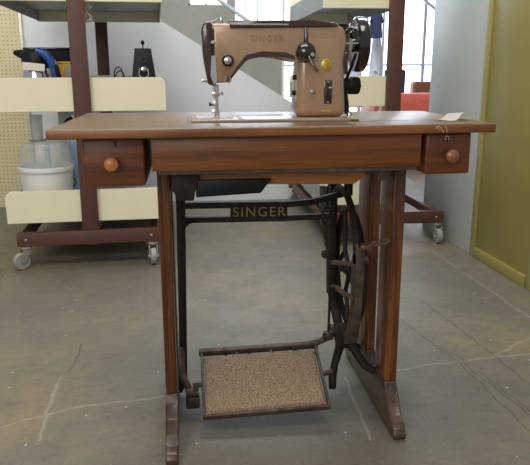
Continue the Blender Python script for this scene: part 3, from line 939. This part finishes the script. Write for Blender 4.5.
mb = MB()
tbox(mb, 0.0, 1.0, 0.0, 0.035, -0.010, 0.006, 0.003)
tbox(mb, 0.0, 0.022, 0.0, 1.0, -0.010, 0.006, 0.003)
tbox(mb, 0.978, 1.0, 0.0, 1.0, -0.010, 0.006, 0.003)
tbox(mb, -0.012, 1.012, 0.965, 1.04, -0.010, 0.008, 0.003)
tbox(mb, 0.0, 1.0, 0.86, 0.90, -0.008, -0.002, 0.001)
tbox(mb, 0.30, 0.315, 0.86, 1.0, -0.008, 0.003)
tbox(mb, 0.59, 0.605, 0.86, 1.0, -0.008, 0.003)
for a in (0.2, 0.4, 0.6, 0.8):
    tbox(mb, a, a + 0.03, 0.0, 0.98, -0.008, -0.002)
tr = mb.build('treadle', 'rust', tb)
mb = MB()
mb.tube([TP(0.93, 1.02, -0.002), TP(1.03, 1.05, 0.0), (0.183, 0.356, 0.155), (0.184, 0.352, 0.160)], [0.010, 0.009, 0.010, 0.014])
mb.lathe([(0, -0.012), (0.014, -0.010), (0.017, 0), (0.014, 0.010), (0, 0.012)], (0.183, 0.352, 0.162), (0, 0, 1), n=16)
mb.build('treadle_arm', 'rust', tr)
MB().tube([TP(1.0, 0.52, -0.003), TP(1.08, 0.54, 0.0)], 0.007).build('pivot_pin', 'rust', tr)
MB().tube([TP(0.0, 0.50, -0.003), TP(-0.07, 0.50, -0.004)], 0.007).build('pivot_pin', 'rust', tr)
mb = MB()
na, nb = 60, 44
grid = [[None] * (nb + 1) for _ in range(na + 1)]
for i in range(na + 1):
    for j in range(nb + 1):
        a, b = 0.030 + 0.930 * i / na, 0.035 + 0.855 * j / nb
        e = 0.006 if i in (0, na) or j in (0, nb) else 0.0
        grid[i][j] = mb.bm.verts.new(TP(a + random.uniform(-1, 1) * 0.004 * (e > 0), b + random.uniform(-1, 1) * 0.005 * (e > 0), 0.011 - e + random.uniform(-0.0012, 0.0012)))
for i in range(na):
    for j in range(nb):
        mb.bm.faces.new((grid[i][j], grid[i + 1][j], grid[i + 1][j + 1], grid[i][j + 1]))
tbox(mb, 0.030, 0.96, 0.035, 0.89, -0.002, 0.0055)
MBpad = mb.build('foot_pad', 'coir', tr)

# ------------------------------------------------------------------ sewing machine
K = (1.294 + 0.17) / (1.294 + 0.21)                       # front face of the arm stands at y = 0.17


def mx(x):
    return -0.185 + (x + 0.185) * K


def mz(z):
    return 0.8745 + (z - 0.8745) * K


sm = thing('sewing_machine', 'tan and dark brown electric sewing machine set into the table top', 'sewing machine', (0.03, 0.2, H))
BT = H + 0.006
mb = MB().box((-0.178, 0.118, H + 0.0005), (0.190, 0.285, BT), 0.003, 3)
bed = mb.build('bed', 'bed', sm)
MB().box((-0.165, 0.14, BT - 0.0005), (-0.085, 0.245, BT + 0.001)).build('needle_plate', 'shelfgrey', bed)
MB().box((-0.1785, 0.1155, H + 0.0003), (0.17, 0.1175, BT - 0.002)).build('edge_strip', 'chrome', bed)
# body casting: arm, head and pillar
arm = [(mx(-0.126), mz(0.9735)), (mx(-0.126), mz(0.846)), (mx(-0.092), mz(0.846)), (mx(-0.080), mz(0.862)), (mx(-0.066), mz(0.885)), (mx(-0.053), mz(0.900)),
       (mx(-0.040), mz(0.906)), (mx(-0.012), mz(0.907)), (mx(0.040), mz(0.904)), (mx(0.058), mz(0.899)), (mx(0.075), mz(0.885)),
       (mx(0.172), mz(0.885)), (mx(0.180), mz(0.930)), (mx(0.178), mz(0.952)), (mx(0.170), mz(0.966)), (mx(0.155), mz(0.9735))]
mb = MB().prism(arm, 'y', 0.168, 0.252, 0.012, 4)
pl = [(0.165, 0.162), (0.265, 0.258)]
zt, zb = mz(0.955), BT
mb.hexa([(mx(0.0655), 0.160, zb), (mx(0.1795), 0.160, zb), (mx(0.1795), 0.270, zb), (mx(0.0655), 0.270, zb)],
        [(mx(0.0695), 0.168, zt), (mx(0.1735), 0.168, zt), (mx(0.1735), 0.252, zt), (mx(0.0695), 0.252, zt)], 0.016, 5)
body = mb.build('body', 'tan', sm, sharp=50)
# shading under the arm, put in as a dark brown band
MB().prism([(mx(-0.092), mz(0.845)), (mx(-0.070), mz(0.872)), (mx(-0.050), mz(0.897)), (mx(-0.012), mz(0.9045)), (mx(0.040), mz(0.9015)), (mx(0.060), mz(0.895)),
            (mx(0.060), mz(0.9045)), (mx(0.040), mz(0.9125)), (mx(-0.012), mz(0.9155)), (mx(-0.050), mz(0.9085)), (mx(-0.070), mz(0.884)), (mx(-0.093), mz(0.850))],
           'y', 0.1672, 0.2528, 0.001, 1).build('arm_underside_shade', 'brown', sm)
MB().prism([(mx(-0.1455), mz(0.974)), (mx(-0.150), mz(0.958)), (mx(-0.146), mz(0.900)), (mx(-0.137), mz(0.842)), (mx(-0.1185), mz(0.838)), (mx(-0.1235), mz(0.974)), (mx(-0.134), mz(0.981))],
           'y', 0.172, 0.248, 0.007, 4).build('face_plate', 'brown', sm)
MB().box((mx(-0.1255), 0.1665, mz(0.893)), (mx(-0.1215), 0.169, mz(0.962))).build('take_up_slot', 'dark', sm)
MB().tube([(mx(-0.1235), 0.168, mz(0.932)), (mx(-0.1245), 0.160, mz(0.934))], [0.003, 0.004], 8).build('take_up_lever', 'chrome', sm)
MB().prism([(mx(-0.128), mz(0.905)), (mx(-0.119), mz(0.905)), (mx(-0.1165), mz(0.850)), (mx(-0.124), mz(0.842)), (mx(-0.131), mz(0.862))], 'y', 0.1655, 0.1675).build('thread_guard', 'steel', sm)
ld = MB().prism([(mx(-0.086), mz(0.9625)), (mx(-0.088), mz(0.981)), (mx(0.06), mz(0.9805)), (mx(0.10), mz(0.9815)), (mx(0.150), mz(0.977)), (mx(0.160), mz(0.970)), (mx(0.150), mz(0.9665))],
                'y', 0.1655, 0.2545, 0.003, 2).build('top_lid', 'brown', sm)
MB().box((mx(-0.080), 0.1642, mz(0.9705)), (mx(0.045), 0.1658, mz(0.9735)), 0.0005, 1).build('trim_strip', 'steel', ld)
MB().lathe([(0, 0.007), (0.004, 0.006), (0.0055, 0), (0.004, -0.006), (0, -0.008)], (mx(-0.103), 0.20, mz(0.983))).tube([(mx(-0.125), 0.2, mz(0.978)), (mx(-0.112), 0.2, mz(0.983))], 0.003).build('thread_knob', 'steel', sm)
# tension knob on the head
kn = MB().lathe([(0.0115, 0), (0.0125, 0.010), (0.0125, 0.016), (0.010, 0.018), (0.008, 0.018)], (mx(-0.0925), 0.168, mz(0.8945)), (0, -1, 0)).build('tension_knob', 'black', sm)
MB().lathe([(0.0085, 0.017), (0.008, 0.020), (0.0035, 0.022), (0, 0.022)], (mx(-0.0925), 0.168, mz(0.8945)), (0, -1, 0)).build('cap', 'steel', kn)
# thread loop and thumb screw at the head's lower edge
MB().tube([(mx(-0.100), 0.166, mz(0.850)), (mx(-0.096), 0.163, mz(0.860)), (mx(-0.090), 0.163, mz(0.862)), (mx(-0.086), 0.163, mz(0.852)), (mx(-0.092), 0.163, mz(0.846))], 0.0022, 8) \
    .build('thread_guide', 'chrome', sm)
MB().tube([(mx(-0.137), 0.19, mz(0.848)), (mx(-0.148), 0.188, mz(0.850))], [0.002, 0.002], 8).lathe([(0, 0), (0.004, 0), (0.004, 0.003), (0, 0.003)], (mx(-0.147), 0.188, mz(0.850)), (-1, 0, 0), n=12) \
    .build('thumb_screw', 'steel', sm)
# needle bar and presser foot
NX, NY = mx(-0.1195), 0.192
MB().tube([(NX - 0.003, NY, mz(0.842)), (NX - 0.003, NY, mz(0.812))], 0.0035, 10).tube([(NX + 0.004, NY, mz(0.842)), (NX + 0.004, NY, mz(0.815))], 0.0035, 10) \
    .box((NX - 0.008, NY - 0.006, mz(0.816)), (NX + 0.009, NY + 0.006, mz(0.826)), 0.001).build('needle_bar', 'steel', sm)
MB().tube([(NX - 0.001, NY, mz(0.818)), (NX - 0.001, NY, BT + 0.002)], 0.0009, 6).build('needle', 'chrome', sm)
MB().box((NX - 0.005, NY - 0.005, mz(0.790)), (NX + 0.005, NY + 0.005, mz(0.806)), 0.001).box((NX - 0.009, NY - 0.018, BT + 0.0015), (NX - 0.002, NY + 0.010, BT + 0.0045), 0.001) \
    .box((NX + 0.001, NY - 0.018, BT + 0.0015), (NX + 0.008, NY + 0.010, BT + 0.0045), 0.001).box((NX - 0.009, NY - 0.002, BT + 0.003), (NX + 0.008, NY + 0.010, mz(0.7865)), 0.001) \
    .tube([(NX + 0.003, NY, mz(0.786)), (NX + 0.003, NY, mz(0.818))], 0.0028, 8).build('presser_foot', 'steel', sm)
MB().tube([(NX + 0.005, NY - 0.003, mz(0.820)), (NX + 0.014, NY - 0.003, mz(0.822))], 0.0018, 8).lathe([(0, 0), (0.004, 0), (0.004, 0.004), (0, 0.004)], (NX + 0.013, NY - 0.003, mz(0.822)), (1, 0, 0), n=12) \
    .build('clamp_screw', 'steel', sm)
MB().tube([(NX - 0.005, NY - 0.003, mz(0.796)), (NX - 0.012, NY - 0.004, mz(0.798))], 0.0018, 8).lathe([(0, 0), (0.0045, 0), (0.0045, 0.004), (0, 0.004)], (NX - 0.011, NY - 0.004, mz(0.798)), (-1, 0, 0), n=12) \
    .build('foot_screw', 'black', sm)
# zigzag dial with lever
DX, DZ = mx(0.0835), mz(0.9125)
dl = MB().lathe([(0.0225, 0), (0.0225, 0.005), (0.020, 0.013), (0.014, 0.019), (0.006, 0.022), (0, 0.0225)], (DX, 0.168, DZ), (0, -1, 0), n=32).build('stitch_dial', 'bakelite', sm)
MB().tube([(DX + 0.000, 0.163, DZ + 0.018), (DX, 0.162, DZ + 0.034), (DX - 0.001, 0.161, DZ + 0.053)], [0.0055, 0.0045, 0.002], 10).build('pointer', 'bakelite', dl)
MB().tube([(DX + 0.004, 0.150, DZ - 0.008), (DX + 0.010, 0.146, DZ - 0.022), (DX + 0.018, 0.144, DZ - 0.034), (DX + 0.024, 0.143, DZ - 0.041)], [0.003, 0.003, 0.003, 0.004], 10).build('lever', 'brown', dl)
MB().lathe([(0, 0.008), (0.004, 0.007), (0.005, 0.002), (0.005, 0)], (DX + 0.011, 0.150, DZ - 0.006), (0.1, -1, 0.1), n=16).build('dial_stud', 'steel', dl)
# brass medallion
md = MB().lathe([(0.0115, 0), (0.0115, 0.002), (0.0095, 0.003), (0, 0.0032)], (mx(0.132), 0.1665, mz(0.8845)), (0, -1, 0), n=28, sx=1.0, sy=1.22).build('medallion', 'badge', sm)
# stitch length slot plate
sl = MB().box((mx(0.1265), 0.1605, mz(0.7975)), (mx(0.1455), 0.1665, mz(0.8515)), 0.002, 2).build('stitch_length_plate', 'brown', sm)
MB().box((mx(0.1335), 0.1597, mz(0.806)), (mx(0.1385), 0.1607, mz(0.845))).build('slot', 'dark', sl)
MB().box((mx(0.1365), 0.154, mz(0.832)), (mx(0.1465), 0.1595, mz(0.8365)), 0.001).build('lever', 'steel', sl)
for z in (0.8015, 0.8475):
    MB().lathe([(0, 0.0012), (0.002, 0.001), (0.0024, 0)], (mx(0.136), 0.1604, mz(z)), (0, -1, 0), n=12).build('screw', 'steel', sl)
sc = MB().lathe([(0, 0.008), (0.004, 0.007), (0.0045, 0)], (mx(0.0985), 0.1635, mz(0.8255)), (0, -1, 0), n=16).build('reverse_button', 'steel', sm)
MB().box((mx(0.096), 0.162, mz(0.819)), (mx(0.1085), 0.1645, mz(0.832)), 0.001).build('recess_plate', 'letter', sc)
MB().box((mx(0.121), 0.1605, mz(0.7795)), (mx(0.144), 0.1618, mz(0.7845)), 0.0006, 1).build('number_plate', 'badge', sm)
text_part('lettering', 'SINGER', 'letter', sm, 0.0180, (mx(-0.0035), 0.1676, mz(0.9425)), 0.0004, 0.0002, spacing=1.28)
# studs on the left face of the pillar
for x, z in ((0.0675, 0.857), (0.066, 0.822)):
    MB().lathe([(0, 0.007), (0.005, 0.006), (0.006, 0)], (mx(x), 0.205, mz(z)), (-1, 0, 0), n=14).build('side_stud', 'black', sm)
# hand wheel
HWX, HWY, HWZ = 0.207, 0.212, 0.9295
hw = MB().lathe([(0.0, -0.018), (0.016, -0.018), (0.018, -0.012), (0.030, -0.009), (0.048, -0.010), (0.055, -0.013), (0.060, -0.009), (0.0615, 0.0), (0.060, 0.010), (0.054, 0.014),
                 (0.046, 0.011), (0.024, 0.014), (0.020, 0.022), (0.0, 0.024)], (HWX, HWY, HWZ), (1, 0, 0), n=48).build('hand_wheel', 'bakelite', sm)
MB().lathe([(0.030, 0), (0.026, 0.016), (0.018, 0.020), (0, 0.020)], (mx(0.166), HWY, HWZ), (1, 0, 0), n=28).build('wheel_boss', 'tan', sm)
bw = MB().lathe([(0.009, 0), (0.009, 0.003), (0.004, 0.004), (0.004, 0.012), (0.009, 0.013), (0.009, 0.016), (0, 0.017)], (0.184, 0.174, mz(0.950)), (0.2, -1, 0.1), n=20) \
    .tube([(0.170, 0.180, mz(0.958)), (0.178, 0.168, mz(0.966)), (0.190, 0.164, mz(0.962))], 0.004).build('bobbin_winder', 'bakelite', sm)
MB().tube([(0.166, 0.160, mz(0.931)), (0.192, 0.156, mz(0.932))], 0.0022).build('spindle', 'steel', bw)
# motor and belt at the back of the pillar
mt = MB().lathe([(0, 0), (0.018, 0), (0.020, 0.004), (0.020, 0.024), (0.018, 0.028), (0, 0.028)], (0.186, 0.225, mz(0.8375)), (1, 0, -0.02), n=28) \
    .box((0.168, 0.20, mz(0.825)), (0.188, 0.25, mz(0.855)), 0.004).build('motor', 'black', sm)
MB().lathe([(0, 0.006), (0.006, 0.005), (0.007, 0)], (0.213, 0.225, mz(0.8365)), (1, 0, 0), n=14).build('motor_cap', 'bakelite', mt)
MB().tube([(0.190, 0.168, 0.908), (0.183, 0.185, 0.875), (0.178, 0.20, 0.855), (0.176, 0.206, 0.845)], 0.0035, 8).build('drive_belt', 'black', sm)
MB().tube([(0.176, 0.21, 0.83), (0.182, 0.21, 0.80), (0.184, 0.21, BT + 0.004)], [0.006, 0.005, 0.006], 10).build('cable', 'black', sm)
MB().lathe([(0.0065, 0), (0.0065, 0.004), (0.004, 0.010), (0, 0.012)], (0.183, 0.185, BT), (0, 0, 1), n=18).build('base_screw', 'steel', sm)

# curled scrap of paper on the table's right corner
mb = MB()
n1, n2 = 16, 6
g = [[None] * (n2 + 1) for _ in range(n1 + 1)]
for i in range(n1 + 1):
    u = i / n1
    for j in range(n2 + 1):
        v = j / n2
        x = 0.353 + 0.075 * u + 0.008 * v
        y = 0.125 - 0.065 * v + 0.03 * u
        h = 0.0015 + 0.017 * math.exp(-((u - 0.68) / 0.17) ** 2) + 0.004 * math.exp(-((u - 0.02) / 0.10) ** 2) * (1 - v * 0.5)
        g[i][j] = mb.bm.verts.new((x, y, H + h * (0.7 + 0.3 * v)))
for i in range(n1):
    for j in range(n2):
        mb.bm.faces.new((g[i][j], g[i + 1][j], g[i + 1][j + 1], g[i][j + 1]))
bmesh.ops.solidify(mb.bm, geom=mb.bm.faces[:], thickness=0.0006)
tag(mb.build('paper_scrap', 'paper', None), 'curled white paper scrap on the bare corner of the sewing table', 'paper')
